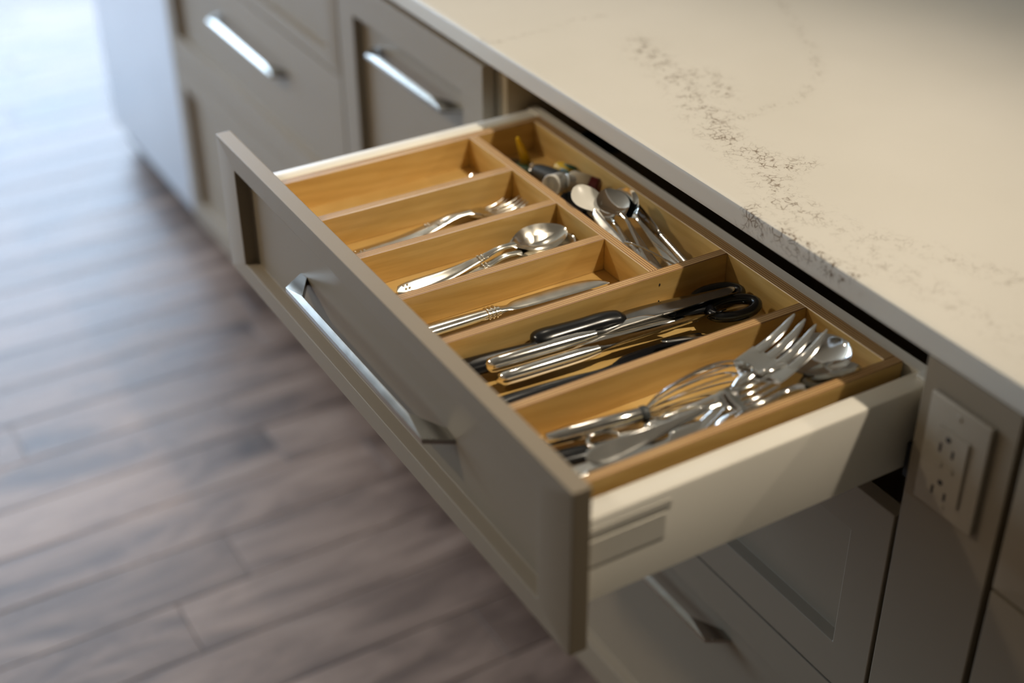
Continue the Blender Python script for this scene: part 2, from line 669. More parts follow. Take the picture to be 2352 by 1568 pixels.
# ceiling lamp fixtures
LAMP_LABELS = ['round recessed ceiling lamp nearest the open drawer', 'round recessed ceiling lamp behind the island, to the right', 'round recessed ceiling lamp over the wide drawer cabinet', 'round recessed ceiling lamp by the window wall', 'round recessed ceiling lamp over the open floor in front of the cabinets']
for i, (px, py, _t, _p, _c) in enumerate(POTS):
    t = empty('ceiling_lamp', (px, py, HC), label=LAMP_LABELS[i], cat='ceiling lamp', group='recessed ceiling lamps')
    bm = tube([(0.062 * math.cos(a), 0.062 * math.sin(a), -0.003) for a in [2 * PI * k / 32 for k in range(32)]], 0.008, 8, True)
    part('trim_ring', bm, 'frame', t)
    bm = bmesh.new()
    bmesh.ops.create_cone(bm, cap_ends=True, segments=32, radius1=0.055, radius2=0.055, depth=0.004, matrix=Matrix.Translation((0, 0, -0.002)))
    part('lens', bm, 'lens', t)

# ------------------------------------------------------------------ handles
def pull(parent, xc, z, ypanel, half=0.175):
    """angular bar pull: sloping faces fold outwards from an inner ridge, the legs splay to the panel"""
    h = half
    out = [(-h, 0, -.003), (-h + .018, -.0258, -.004), (h - .018, -.0258, -.004), (h, 0, -.003)]
    inn = [(-h + .017, 0, 0), (-h + .054, -.0212, .002), (h - .054, -.0212, .002), (h - .017, 0, 0)]
    bm = bmesh.new()
    ot = [bm.verts.new(p) for p in out]
    it = [bm.verts.new(p) for p in inn]
    ob = [bm.verts.new((p[0], p[1], p[2] - .0055)) for p in out]
    ib = [bm.verts.new((p[0], p[1], p[2] - .0100)) for p in inn]
    for k in range(3):
        bm.faces.new((ot[k], ot[k + 1], it[k + 1], it[k]))
        bm.faces.new((ob[k], ob[k + 1], ot[k + 1], ot[k]))
        bm.faces.new((it[k], it[k + 1], ib[k + 1], ib[k]))
        bm.faces.new((ib[k], ib[k + 1], ob[k + 1], ob[k]))
    for k in (0, 3):
        bm.faces.new((ot[k], it[k], ib[k], ob[k]))
    bmesh.ops.recalc_face_normals(bm, faces=bm.faces)
    bmesh.ops.bevel(bm, geom=list(bm.edges), offset=.0006, segments=2, profile=.6, affect='EDGES')
    base = wloc(parent)
    return link('handle', bm_mesh(bm, 'handle', 12), 'pull', parent, Vector((xc, ypanel, z)) - base)


W, H, T, E_ = 0.756, 0.172, 0.018, 0.3586
DEP = 0.0145
# ------------------------------------------------------------------ base cabinets
KICK = 0.078
ZB = 0.0785               # bottom of the fronts


def carcass(name, x0, x1, label, cat):
    t = empty(name, ((x0 + x1) / 2, E_ + 0.3, 0), label=label, cat=cat)
    yf = E_ + T + 0.004
    for xa, xb in ((x0, x0 + 0.016), (x1 - 0.016, x1)):
        box('side_panel', xa, xb, yf, 0.96, KICK, Z0 + 0.009, 'carcass', t, 0.0006)
    box('bottom_panel', x0 + 0.016, x1 - 0.016, yf, 0.96, KICK, KICK + 0.016, 'carcass', t, 0.0005)
    box('back_panel', x0 + 0.016, x1 - 0.016, 0.948, 0.96, KICK + 0.016, Z0 + 0.009, 'carcass', t, 0.0005)
    box('toe_kick', x0, x1, E_ + 0.075, E_ + 0.090, 0.0, KICK, 'dark', t, 0.0005)
    return t


cab = carcass('drawer_cabinet', -0.0060, W + 0.0045, 'taupe drawer cabinet with its top cutlery drawer pulled wide open', 'cabinet')

# ------------------------------------------------------------------ the open drawer
dr = panel_front('drawer', 0, W, Z0 - H, Z0, 0, T, 0.0506, 0.0259, 0.0241, DEP, 'paint', cab)
tag(dr, 'drawer pulled wide open')
hp = pull(dr, 0.365, Z0 - 0.0905, DEP)


def drawer_side(xo, sgn):
    """painted steel side: outer skin, flat rim, inner wall.  xo = outer face, sgn = direction to the inside"""
    prof = [(0.0, -0.142), (0.0, -0.0580), (0.0015, -0.0552), (0.0040, -0.0543), (0.0215, -0.0543), (0.0232, -0.0552), (0.0240, -0.0570), (0.0240, -0.100),
            (0.0210, -0.100), (0.0205, -0.062), (0.0030, -0.062), (0.0030, -0.142)]
    bm = bmesh.new()
    P = wloc(dr)
    ya, yb = T, 0.418
    a = [bm.verts.new((xo + sgn * x - P.x, ya - P.y, Z0 + z - P.z)) for x, z in prof]
    b = [bm.verts.new((xo + sgn * x - P.x, yb - P.y, Z0 + z - P.z)) for x, z in prof]
    n = len(prof)
    for k in range(n):
        m = (k + 1) % n
        bm.faces.new((a[k], a[m], b[m], b[k]))
    bm.faces.new(a)
    bm.faces.new(list(reversed(b)))
    return part('drawer_side', bm, 'box', dr, 30)


s1 = drawer_side(0.0204, 1)
s2 = drawer_side(W - 0.0204, -1)
# raised front bracket strip on the outside of the sides, with its embossed line
for xo, sg in ((0.0204, -1), (W - 0.0204, 1)):
    x0, x1 = sorted((xo, xo + sg * 0.0007))
    box('side_strip', x0, x1, T, 0.112, Z0 - 0.0725, Z0 - 0.0645, 'box', dr, 0.0004)
    box('side_cover', x0, x1, T, 0.107, Z0 - 0.104, Z0 - 0.0775, 'box', dr, 0.0004)
box('drawer_back', 0.0204, W - 0.0204, 0.404, 0.418, Z0 - 0.130, Z0 - 0.0525, 'box', dr, 0.001)
box('drawer_bottom', 0.0234, W - 0.0234, T, 0.404, Z0 - 0.110, Z0 - 0.0985, 'box', dr, 0.0005)
box('drawer_clip', W - 0.036, W - 0.022, 0.397, 0.409, Z0 - 0.0545, Z0 - 0.0500, 'box', dr, 0.001)

# ------------------------------------------------------------------ cutlery organizer
ZT = Z0 - 0.0488          # top of the dividers
ZF = Z0 - 0.087           # compartment floor
OX0, OX1, OY0, OY1 = 0.0559, 0.7001, 0.0225, 0.4000
PT = 0.0110
og = empty('cutlery_organizer', (0.378, 0.21, Z0 - 0.098), label='birch plywood cutlery organizer with seven compartments inside the open drawer', cat='drawer organizer')
box('organizer_wall', OX0, OX0 + PT, OY0, OY1, Z0 - 0.098, ZT, 'ply_x', og, 0.0006, 1, True)
box('organizer_wall', OX1 - PT, OX1, OY0, OY1, Z0 - 0.098, ZT, 'ply_x', og, 0.0006, 1, True)
box('organizer_wall', OX0 + PT, OX1 - PT, OY1 - PT - 0.003, OY1, Z0 - 0.098, ZT, 'ply_y', og, 0.0006, 1, True)
box('organizer_wall', OX0 + PT, OX1 - PT, OY0, OY0 + PT, Z0 - 0.098, ZT, 'ply_y', og, 0.0006, 1, True)
YB = OY1 - PT - 0.003
box('organizer_floor', OX0 + PT, OX1 - PT, OY0 + PT, YB, Z0 - 0.098, ZF, 'ply_f', og, 0, 1, True)
CY0, CY1 = 0.2938, 0.3052
for x0 in (0.1585, 0.2555, 0.3515):
    box('divider', x0, x0 + PT, OY0 + PT, CY0, ZF, ZT - 0.0002, 'ply_x', og, 0.0006, 1, True)
box('divider', OX0 + PT, 0.4446, CY0, CY1, ZF, ZT, 'ply_y', og, 0.0006, 1, True)
for x0 in (0.4446, 0.5702):
    box('divider', x0, x0 + PT, OY0 + PT, YB, ZF, ZT, 'ply_x', og, 0.0006, 1, True)
# brad nail holes on the long divider
for zz in (-0.0605, -0.0805):
    bm = bmesh.new()
    bmesh.ops.create_cone(bm, cap_ends=True, segments=10, radius1=0.0008, radius2=0.0008, depth=0.0006,
                          matrix=Matrix.Translation(Vector((0.4446 + PT + 0.0001, 0.2995, Z0 + zz)) - og.location) @ Matrix.Rotation(PI / 2, 4, 'Y') @ Matrix.Diagonal((2.0, 1.0, 1, 1)))
    part('nail_hole', bm, 'dark', og)

Z1, Z2 = Z0 - 0.1752, Z0 - 0.4352
f2 = panel_front('drawer_front', 0, W + 0.002, Z2 + 0.0016, Z1, E_, T, 0.0506, 0.0540, 0.0540, DEP, 'paint', cab)
pull(f2, 0.365, Z1 - 0.0905, E_ + DEP)
f3 = panel_front('drawer_front', 0, W + 0.002, ZB, Z2 - 0.0016, E_, T, 0.0506, 0.0540, 0.0540, DEP, 'paint', cab)
pull(f3, 0.365, Z2 - 0.0905, E_ + DEP)
# drawer slides seen under the box inside the cabinet
for xa, xb in ((0.0100, 0.0190), (W - 0.0190, W - 0.0100)):
    box('drawer_slide', xa, xb, E_ + T + 0.006, 0.80, Z0 - 0.150, Z0 - 0.112, 'dark', cab, 0.0008)

ca = carcass('pullout_cabinet', -0.4600, -0.0110, 'narrow taupe cabinet door with a nickel pull, left of the open drawer', 'cabinet')
fa = panel_front('cabinet_door', -0.4580, -0.0140, ZB, Z0, E_, T, 0.0545, 0.0545, 0.0545, DEP, 'paint', ca)
pull(fa, -0.226, Z0 - 0.0875, E_ + DEP, 0.134)

cb = carcass('wide_drawer_cabinet', -1.3465, -0.4605, 'wide taupe three-drawer cabinet next to the stainless dishwasher', 'cabinet')
for (za, zb_, rt, rb, hz) in ((Z0 - 0.172, Z0, 0.0259, 0.0241, Z0 - 0.0905), (Z2 + 0.0016, Z0 - 0.1752, 0.054, 0.054, Z1 - 0.085), (ZB, Z2 - 0.0016, 0.054, 0.054, Z2 - 0.0905)):
    f = panel_front('drawer_front', -1.3445, -0.4615, za, zb_, E_, T, 0.0506, rt, rb, DEP, 'paint', cb)
    pull(f, -0.897, hz, E_ + DEP)

dw = empty('dishwasher', (-1.648, E_ + 0.3, 0), label='stainless steel dishwasher at the far end of the island', cat='dishwasher')
box('door_panel', -1.945, -1.353, E_ + 0.002, E_ + 0.030, 0.082, Z0 - 0.105, 'stainless', dw, 0.003, 3)
box('control_panel', -1.945, -1.353, E_ + 0.002, E_ + 0.030, Z0 - 0.101, Z0, 'stainless', dw, 0.003, 3)
box('body', -1.942, -1.356, E_ + 0.030, 0.95, 0.02, Z0, 'greyp', dw, 0.002)
box('toe_kick', -1.945, -1.353, E_ + 0.075, E_ + 0.090, 0.0, 0.078, 'dark', dw, 0.0005)

fp = empty('filler_panel', (0.8155, E_, 0), label='plain taupe filler panel that carries the power outlet', cat='panel')
box('panel_board', 0.7628, 0.8690, E_, E_ + T, 0.0, Z0 + 0.0085, 'paint', fp, 0.0010)
box('panel_return', 0.7628, 0.7800, E_ + T, 0.95, 0.0, Z0 + 0.0085, 'paint', fp, 0.0008)

cd_ = carcass('corner_cabinet', 0.8740, 1.5, 'taupe cabinet at the right edge, past the power outlet', 'cabinet')
panel_front('drawer_front', 0.8765, 1.498, Z0 - 0.170, Z0 + 0.004, E_, T, 0.0606, 0.0359, 0.0341, DEP, 'paint', cd_)
panel_front('cabinet_door', 0.8765, 1.498, ZB, Z0 - 0.1732, E_, T, 0.0606, 0.0606, 0.0606, DEP, 'paint', cd_)

# power outlet
ou = empty('power_outlet', (0.8123, E_, Z0 - 0.135), label='off-white duplex power outlet with rectangular cover plate on the filler panel', cat='outlet')
box('cover_plate', 0.7778, 0.8470, E_ - 0.0055, E_, Z0 - 0.1330, Z0 - 0.0175, 'outlet', ou, 0.0022, 3)
box('receptacle', 0.7925, 0.8290, E_ - 0.0080, E_ - 0.0050, Z0 - 0.1140, Z0 - 0.0440, 'outlet', ou, 0.0008)
for zc in (-0.0610, -0.0985 - 0.0085):
    for dx, dz, hw, hh in ((-0.0072, -0.0028, 0.0013, 0.0045), (0.0072, -0.0028, 0.0013, 0.0040)):
        box('outlet_slot', 0.8072 + dx - hw, 0.8072 + dx + hw, E_ - 0.0082, E_ - 0.0078, Z0 + zc + dz - hh, Z0 + zc + dz + hh, 'dark', ou, 0)
    bm = bmesh.new()
    bmesh.ops.create_cone(bm, cap_ends=True, segments=16, radius1=0.0027, radius2=0.0027, depth=0.0005,
                          matrix=Matrix.Translation(Vector((0.8072, E_ - 0.0081, Z0 + zc + 0.0090)) - ou.location) @ Matrix.Rotation(PI / 2, 4, 'X'))
    part('ground_hole', bm, 'dark', ou)
for dx in (-0.0065, 0.0065):
    box('outlet_button', 0.8072 + dx - 0.0045, 0.8072 + dx + 0.0045, E_ - 0.0090, E_ - 0.0075, Z0 - 0.0830, Z0 - 0.0775, 'outlet', ou, 0.0005)
for zc in (-0.0275, -0.1235):
    bm = bmesh.new()
    bmesh.ops.create_cone(bm, cap_ends=True, segments=16, radius1=0.0032, radius2=0.0026, depth=0.0010,
                          matrix=Matrix.Translation(Vector((0.8117, E_ - 0.0058, Z0 + zc)) - ou.location) @ Matrix.Rotation(PI / 2, 4, 'X'))
    part('plate_screw', bm, 'outlet', ou)

# ------------------------------------------------------------------ countertop with veins
VEINS = [
    (1.00, 0.016, [(0.095, 0.523), (0.106, 0.520), (0.169, 0.502), (0.217, 0.492), (0.283, 0.468), (0.333, 0.448), (0.385, 0.438), (0.432, 0.435), (0.456, 0.435), (0.478, 0.414), (0.521, 0.402), (0.547, 0.401)]),
    (0.50, 0.011, [(0.547, 0.401), (0.608, 0.418), (0.649, 0.446), (0.691, 0.459), (0.75, 0.481), (0.95, 0.53)]),
    (0.95, 0.013, [(0.199, 0.499), (0.207, 0.525), (0.238, 0.527), (0.274, 0.512)]),
    (1.00, 0.014, [(0.335, 0.441), (0.316, 0.473), (0.278, 0.472)]),
    (1.00, 0.012, [(0.40, 0.432), (0.416, 0.448), (0.456, 0.444), (0.46, 0.47)]),
    (0.60, 0.005, [(0.02, 0.80), (0.066, 0.767), (0.152, 0.724), (0.219, 0.691), (0.289, 0.643), (0.33, 0.574), (0.333, 0.527), (0.338, 0.495), (0.333, 0.455)]),
    (0.60, 0.004, [(-0.018, 0.357), (0.0, 0.365), (0.001, 0.396), (-0.002, 0.443), (-0.014, 0.496), (-0.006, 0.537)]),
    (0.45, 0.014, [(0.565, 0.413), (0.601, 0.414), (0.644, 0.397), (0.694, 0.403), (0.746, 0.403), (0.84, 0.40)]),
    (1.3, 0.006, [(0.507, 0.340), (0.513, 0.381), (0.521, 0.402)]),
    (1.60, 0.008, [(0.515, 0.353), (0.532, 0.345)]),
    (2.20, 0.009, [(0.555, 0.3575), (0.585, 0.355), (0.620, 0.354), (0.665, 0.3575)]),
    (0.60, 0.006, [(-0.55, 0.70), (-0.30, 0.80), (-0.10, 0.95)]),
]


def vein_at(X, Y):
    out = np.zeros_like(X)
    for amp, wid, pl in VEINS:
        best = np.full_like(X, 9.0)
        for (ax, ay), (bx, by) in zip(pl, pl[1:]):
            dx, dy = bx - ax, by - ay
            t = np.clip(((X - ax) * dx + (Y - ay) * dy) / (dx * dx + dy * dy + 1e-12), 0, 1)
            best = np.minimum(best, np.hypot(X - ax - t * dx, Y - ay - t * dy))
        out = np.maximum(out, amp * np.exp(-(best / (wid * 1.3)) ** 2))
    return out


ZC0, ZC1, YC = Z0 + 0.0092, Z0 + 0.0352, 0.3570
xs = np.concatenate([np.linspace(-2.02, -0.2, 12)[:-1], np.arange(-0.2, 1.0, 0.004), np.linspace(1.0, 1.62, 6)])
# section from underside, round the front edge, over the top
sec = [(1.42, ZC0), (YC + 0.003, ZC0), (YC + 0.0009, ZC0 + 0.0009), (YC, ZC0 + 0.003)]
sec += [(YC, z) for z in np.linspace(ZC0 + 0.007, ZC1 - 0.006, 5)]
sec += [(YC, ZC1 - 0.0035), (YC + 0.0010, ZC1 - 0.0010), (YC + 0.0035, ZC1)]
sec += [(y, ZC1) for y in np.arange(YC + 0.008, 0.86, 0.004)] + [(y, ZC1) for y in (0.95, 1.1, 1.25, 1.42)]
NS = len(sec)
verts, arc = [], []
for x in xs:
    for (y, z) in sec:
        verts.append((x, y, z))
        arc.append(y - (max(0.0, ZC1 - z) if y < YC + 0.004 else 0))
faces = []
for i in range(len(xs) - 1):
    for j in range(NS):
        k = (j + 1) % NS
        faces.append((i * NS + j, i * NS + k, (i + 1) * NS + k, (i + 1) * NS + j))
faces.append(tuple(range(NS)))
faces.append(tuple((len(xs) - 1) * NS + j for j in reversed(range(NS))))
me = bpy.data.meshes.new('countertop')
me.from_pydata(verts, [], faces)
me.update()
VX = np.array([v[0] for v in verts])
VA = np.array(arc)
at = me.attributes.new('vein', 'FLOAT', 'POINT')
at.data.foreach_set('value', vein_at(VX, VA).astype(np.float32))
smooth(me, 40)
bmx = bmesh.new()
bmx.from_mesh(me)
bmesh.ops.recalc_face_normals(bmx, faces=bmx.faces)
bmx.to_mesh(me)
bmx.free()
ct = link('countertop', me, 'quartz')
tag(ct, 'cream quartz countertop with fine brown veins above the cabinets', 'countertop')

# ------------------------------------------------------------------ cutlery builders


def lay(name, label, cat, p0, p1, z, L0, z1=None, roll=0.0, group=None):
    """Empty at the handle end p0, local +x towards the tip p1; uniform scale so that length L0 spans p0-p1"""
    dx, dy = p1[0] - p0[0], p1[1] - p0[1]
    dz = 0.0 if z1 is None else z1 - z
    L = math.sqrt(dx * dx + dy * dy + dz * dz)
    o = empty(name, (p0[0], p0[1], ZF + z), Euler((roll, -math.asin(dz / L), math.atan2(dy, dx)), 'XYZ'), label, cat, group)
    k = L / L0
    o.scale = (k, k, k)
    return o


def beads(bm, s, w_, z, rows=3, dx=0.0042, r=0.0013):
    """decorative beads across a handle"""
    for i in range(rows):
        for j in (-1, 0, 1):
            bmesh.ops.create_icosphere(bm, subdivisions=1, radius=r, matrix=Matrix.Translation((s + i * dx, j * w_ * 0.62, z)) @ Matrix.Diagonal((1.3, 1, 0.9, 1)))


def fork(name, label, p0, p1, z, mat='silver', z1=None, roll=0, tines=4, fat=1.0, cat='fork', group=None, orn=True):
    t = lay(name, label, cat, p0, p1, z, 0.205, z1, roll, group)
    bm = loft_bm([(0, .0018, .0030, 0, .0016), (.004, .0082, .0030, 0, .0022), (.020, .0105, .0032, .0006, .0024), (.060, .0078, .0045, .0004, .0026), (.100, .0048, .0090, 0, .0032),
                  (.122, .0036, .0122, 0, .0036), (.138, .0040, .0125, 0, .0030)], 30, 8)
    h = part('handle', bm, mat, t)
    if orn:
        bm = bmesh.new()
        beads(bm, .098, .0050, .0105)
        part('neck_beading', bm, mat, h)['kind'] = 'stuff'
        bm = bmesh.new()
        beads(bm, .010, .0085, .0042, 2)
        part('end_beading', bm, mat, h)['kind'] = 'stuff'
    hw = .0118 * fat
    bm = loft_bm([(.134, .0036, .0126, 0, .0026), (.144, .0072 * fat, .0112, .0008, .0020), (.153, hw, .0080, .0022, .0016), (.160, hw, .0058, .0024, .0015), (.164, hw * .98, .0048, .0022, .0014)], 18, 12)
    pit = 2 * hw / tines
    for k in range(tines):
        yc = -hw + pit * (k + .5)
        zt = -.0022 * (1 - (yc / hw) ** 2)
        merge(bm, loft_bm([(.1615, pit * .29, .0053 + zt, 0, .0017, yc), (.172, pit * .26, .0036 + zt * .8, 0, .0017, yc), (.190, pit * .23, .0040 + zt * .5, 0, .0016, yc * .98),
                           (.2005, pit * .17, .0068 + zt * .3, 0, .0013, yc * .97), (.205, pit * .05, .0084, 0, .0006, yc * .96)], 14, 6))
    part('tines', bm, mat, t)
    return t


def spoon(name, label, p0, p1, z, mat='silver', z1=None, roll=0, fat=1.0, cat='spoon', deep=1.0, group=None, orn=True, round_=1.0):
    t = lay(name, label, cat, p0, p1, z, 0.205, z1, roll, group)
    bm = loft_bm([(0, .0018, .0030, 0, .0016), (.004, .0078, .0030, 0, .0022), (.020, .0098, .0032, .0005, .0024), (.060, .0074, .0050, .0004, .0026), (.100, .0048, .0110, 0, .0034),
                  (.120, .0036, .0158, 0, .0040), (.140, .0042, .0150, 0, .0030)], 30, 8)
    h = part('handle', bm, mat, t)
    if orn:
        bm = bmesh.new()
        beads(bm, .096, .0050, .0125)
        part('neck_beading', bm, mat, h)['kind'] = 'stuff'
        bm = bmesh.new()
        beads(bm, .010, .0082, .0042, 2)
        part('end_beading', bm, mat, h)['kind'] = 'stuff'
    f = fat
    d = deep
    bm = loft_bm([(.1335, .0036, .0155, 0, .0026), (.1400, .0072 * f, .0150, .0016 * d, .0018), (.1500, .0140 * f * round_, .0140, .0062 * d, .0014), (.1620, .0192 * f, .0132, .0092 * d, .0013),
                  (.1760, .0205 * f, .0128, .0098 * d, .0013), (.1890, .0172 * f * round_, .0130, .0078 * d, .0013), (.1980, .0116 * f * round_, .0133, .0046 * d, .0013), (.2030, .0066 * f, .0135, .0020 * d, .0012), (.2050, .0016, .0136, 0, .0008)], 44, 16)
    part('bowl', bm, mat, t, 60)
    return t


def table_knife(name, label, p0, p1, z, mat='silver', bmat='silver', z1=None, roll=0, group=None, hl=.108, serr=False, rings=3, fat=1.0):
    t = lay(name, label, 'knife', p0, p1, z, 0.235, z1, roll, group)
    bm = loft_bm([(0, .0020, .0060, 0, .0030), (.003, .0080, .0060, 0, .0085 * fat), (.012, .0098, .0060, 0, .0105 * fat), (.050, .0090, .0060, 0, .0105 * fat), (hl - .016, .0074, .0060, 0, .0096 * fat), (hl, .0068, .0060, 0, .0088)], 26, 12, pw=2)
    h = part('handle', bm, mat, t)
    for i in range(rings):
        ring = [(hl - .014 + i * .0044, .0076 * math.cos(a), .0060 + .0051 * math.sin(a)) for a in [2 * PI * k / 20 for k in range(20)]]
        part('bolster_ring', tube(ring, .0011, 6, True), mat, h)
    bm = loft_bm([(hl - .002, .0064, .0060, 0, .0070), (hl + .010, .0050, .0060, 0, .0030), (hl + .020, .0082, .0060, 0, .0018, .0010), (hl + .045, .0096, .0060, 0, .0016, .0010), (.195, .0098, .0060, 0, .0015, .0008),
                  (.220, .0078, .0060, 0, .0014, -.0012), (.231, .0040, .0060, 0, .0012, -.0046), (.235, .0008, .0060, 0, .0008, -.0075)], 40, 8)
    part('blade', bm, bmat, t)
    if serr:
        bm = bmesh.new()
        n = 34
        for i in range(n):
            s = hl + .022 + i * .0026
            a = [bm.verts.new((s, .0100, .0066)), bm.verts.new((s + .0026, .0100, .0066)), bm.verts.new((s + .0013, .0116, .0060)), bm.verts.new((s, .0100, .0054)), bm.verts.new((s + .0026, .0100, .0054))]
            bm.faces.new((a[0], a[1], a[2]))
            bm.faces.new((a[4], a[3], a[2]))
            bm.faces.new((a[0], a[2], a[3]))
            bm.faces.new((a[1], a[4], a[2]))
        part('serration', bm, bmat, t)['kind'] = 'stuff'
    return t


# -- compartment 1 (far left): two small forks, only the tines show
fork('salad_fork', 'small silver fork in the leftmost narrow compartment, tines by the cross divider', (.150, .078), (.111, .281), .001, 'steel', group='forks')
# -- compartment 2: dinner forks
fork('dinner_fork', 'silver dinner fork on top in the second compartment, bead-patterned neck', (.2145, .068), (.2020, .2905), .0062, group='forks')
fork('dinner_fork', 'silver dinner fork under another, tines shifted left in the second compartment', (.2050, .062), (.1870, .2790), .001, group='forks')
fork('dinner_fork', 'silver dinner fork lying against the right divider of the second compartment', (.236, .060), (.238, .272), .001, group='forks')
# -- compartment 3: spoons
spoon('table_spoon', 'large silver spoon on top of the spoon stack, bowl facing up', (.3065, .0735), (.2925, .2870), .0078, roll=.22, group='spoons')
spoon('table_spoon', 'silver spoon below the top one, only its right rim showing', (.3120, .0715), (.3055, .2905), .0015, roll=.12, group='spoons')
spoon('table_spoon', 'silver spoon at the bottom right of the spoon stack', (.3330, .0640), (.3265, .2740), .0005, group='spoons')
# -- compartment 4: table knives
table_knife('table_knife', 'silver table knife with ringed bolster alone on top in the fourth compartment', (.3905, .0370), (.3975, .2720), .0062, roll=.03, group='table knives')
table_knife('table_knife', 'silver table knife half hidden under the top one in the fourth compartment', (.4130, .0350), (.4240, .2650), .0005, roll=.02, group='table knives')

# -- compartment 5: kitchen knives, scissors
t = lay('kitchen_knife', 'kitchen knife with plump glossy black handle beside the long divider', 'knife', (.4700, .1370), (.4930, .3750), .0150, .240)
bm = loft_bm([(0, .0030, .004, 0, .006), (.004, .0105, .004, 0, .0150), (.014, .0135, .0035, 0, .0200), (.030, .0128, .004, 0, .0195), (.055, .0118, .005, 0, .0180), (.080, .0122, .0055, 0, .0190), (.096, .0112, .005, 0, .0165), (.101, .0078, .005, 0, .0110), (.103, .0060, .005, 0, .0080)], 34, 14, pw=2)
part('handle', bm, 'blackp', t)
bm = loft_bm([(.1005, .0062, .005, 0, .0030), (.108, .0120, .005, 0, .0022, -.002), (.150, .0125, .005, 0, .0020, -.002), (.205, .0100, .004, 0, .0018, -.001), (.230, .0055, .004, 0, .0014, .0025), (.240, .0006, .004, 0, .0008, .0065)], 30, 8)
part('blade', bm, 'blade', t)

t = lay('utility_knife', 'flat-bladed knife with long black handle and pale steel blade in the fifth compartment', 'knife', (.4665, .0500), (.5030, .2790), .0105, .231, .0200, roll=.12)
bm = loft_bm([(0, .003, .002, 0, .005), (.004, .0100, .002, 0, .0100), (.030, .0115, .002, 0, .0125), (.080, .0105, .002, 0, .0120), (.118, .0098, .002, 0, .0095), (.121, .0080, .002, 0, .0060)], 22, 10, pw=3)
part('handle', bm, 'blackp', t)
bm = loft_bm([(.119, .0085, .002, 0, .0022), (.123, .0098, .002, 0, .0018), (.170, .0100, .002, 0, .0017), (.205, .0096, .002, 0, .0016), (.218, .0070, .002, 0, .0015, -.0026), (.231, .0006, .002, 0, .0008, -.0092)], 26, 8)
part('blade', bm, 'steel', t)

table_knife('steak_knife', 'steak knife with smooth steel handle, the left one of the steel pair', (.4835, .0790), (.5120, .3560), .0090, 'chrome', 'blade', .0185, -.80, 'steel-handled steak knives', .100, True, 0, 1.3)
table_knife('steak_knife', 'steak knife with smooth steel handle, the right one of the steel pair', (.5055, .0800), (.5275, .3290), .0070, 'chrome', 'blade', .0160, -.80, 'steel-handled steak knives', .102, True, 0, 1.3)

t = lay('black_turner', 'black plastic turner with a steel hanging ring lying along the right divider', 'spatula', (.5290, .0560), (.5430, .3000), .0045, .245, .0030)
bm = loft_bm([(0, .003, .002, 0, .004), (.006, .0095, .002, 0, .009), (.040, .0105, .002, 0, .012), (.090, .0090, .002, 0, .0115), (.120, .0062, .003, 0, .008), (.140, .0085, .004, 0, .006)], 24, 10, pw=2)
part('handle', bm, 'blackp', t)
bm = loft_bm([(.136, .0080, .004, 0, .0055), (.155, .0170, .0035, .001, .0040), (.200, .0205, .0025, .0015, .0036), (.236, .0215, .0020, .0012, .0030), (.245, .0195, .0020, .0008, .0022)], 20, 12)
part('blade', bm, 'blackp', t)
bm = tube([(.090 + .0075 * math.cos(a), -.0135 + .0038 * math.sin(a), .0050) for a in [2 * PI * k / 20 for k in range(20)]], .0013, 8, True)
part('hanging_ring', bm, 'chrome', t)

t = lay('scissors', 'kitchen scissors with black looped handles near the back wall of the fifth compartment', 'scissors', (.5090, .3730), (.4830, .1900), .0140, .190, .0080)
for sg in (1, -1):
    cy = sg * .0165
    pts = [(.0275 + .0265 * math.cos(a), cy + .0150 * math.sin(a), .004 + sg * .002) for a in [2 * PI * k / 28 for k in range(28)]]
    bm = tube(pts, .0058, 10, True)
    merge(bm, loft_bm([(.046, .0050, .004 + sg * .002, 0, .0085, cy * .62), (.062, .0052, .004 + sg * .0018, 0, .0080, cy * .30), (.080, .0060, .004 + sg * .0015, 0, .0065, sg * .001), (.094, .0050, .004 + sg * .0012, 0, .0040, -sg * .001)], 14, 8, pw=2))
    hnd = part('handle', bm, 'blackp', t)
    bm = loft_bm([(.078, .0050, .004 + sg * .0012, 0, .0020, -sg * .001), (.095, .0075, .004 + sg * .0011, 0, .0020, -sg * .002), (.130, .0068, .004 + sg * .0010, 0, .0019, -sg * .003), (.170, .0040, .004 + sg * .0009, 0, .0016, -sg * .0025), (.190, .0005, .004 + sg * .0008, 0, .0008, -sg * .001)], 24, 8)
    part('blade', bm, 'blade', t)
bm = bmesh.new()
bmesh.ops.create_uvsphere(bm, u_segments=16, v_segments=8, radius=.0046, matrix=Matrix.Translation((.090, 0, .0075)) @ Matrix.Diagonal((1, 1, .4, 1)))
part('rivet', bm, 'greyp', t)
spoon('measuring_spoon', 'small shiny measuring spoon upside down at the back right of the fifth compartment', (.5350, .2450), (.5510, .3740), .0220, 'chrome', .0130, PI * .92, 1.25, 'spoon', 1.1, None, False, 1.1)

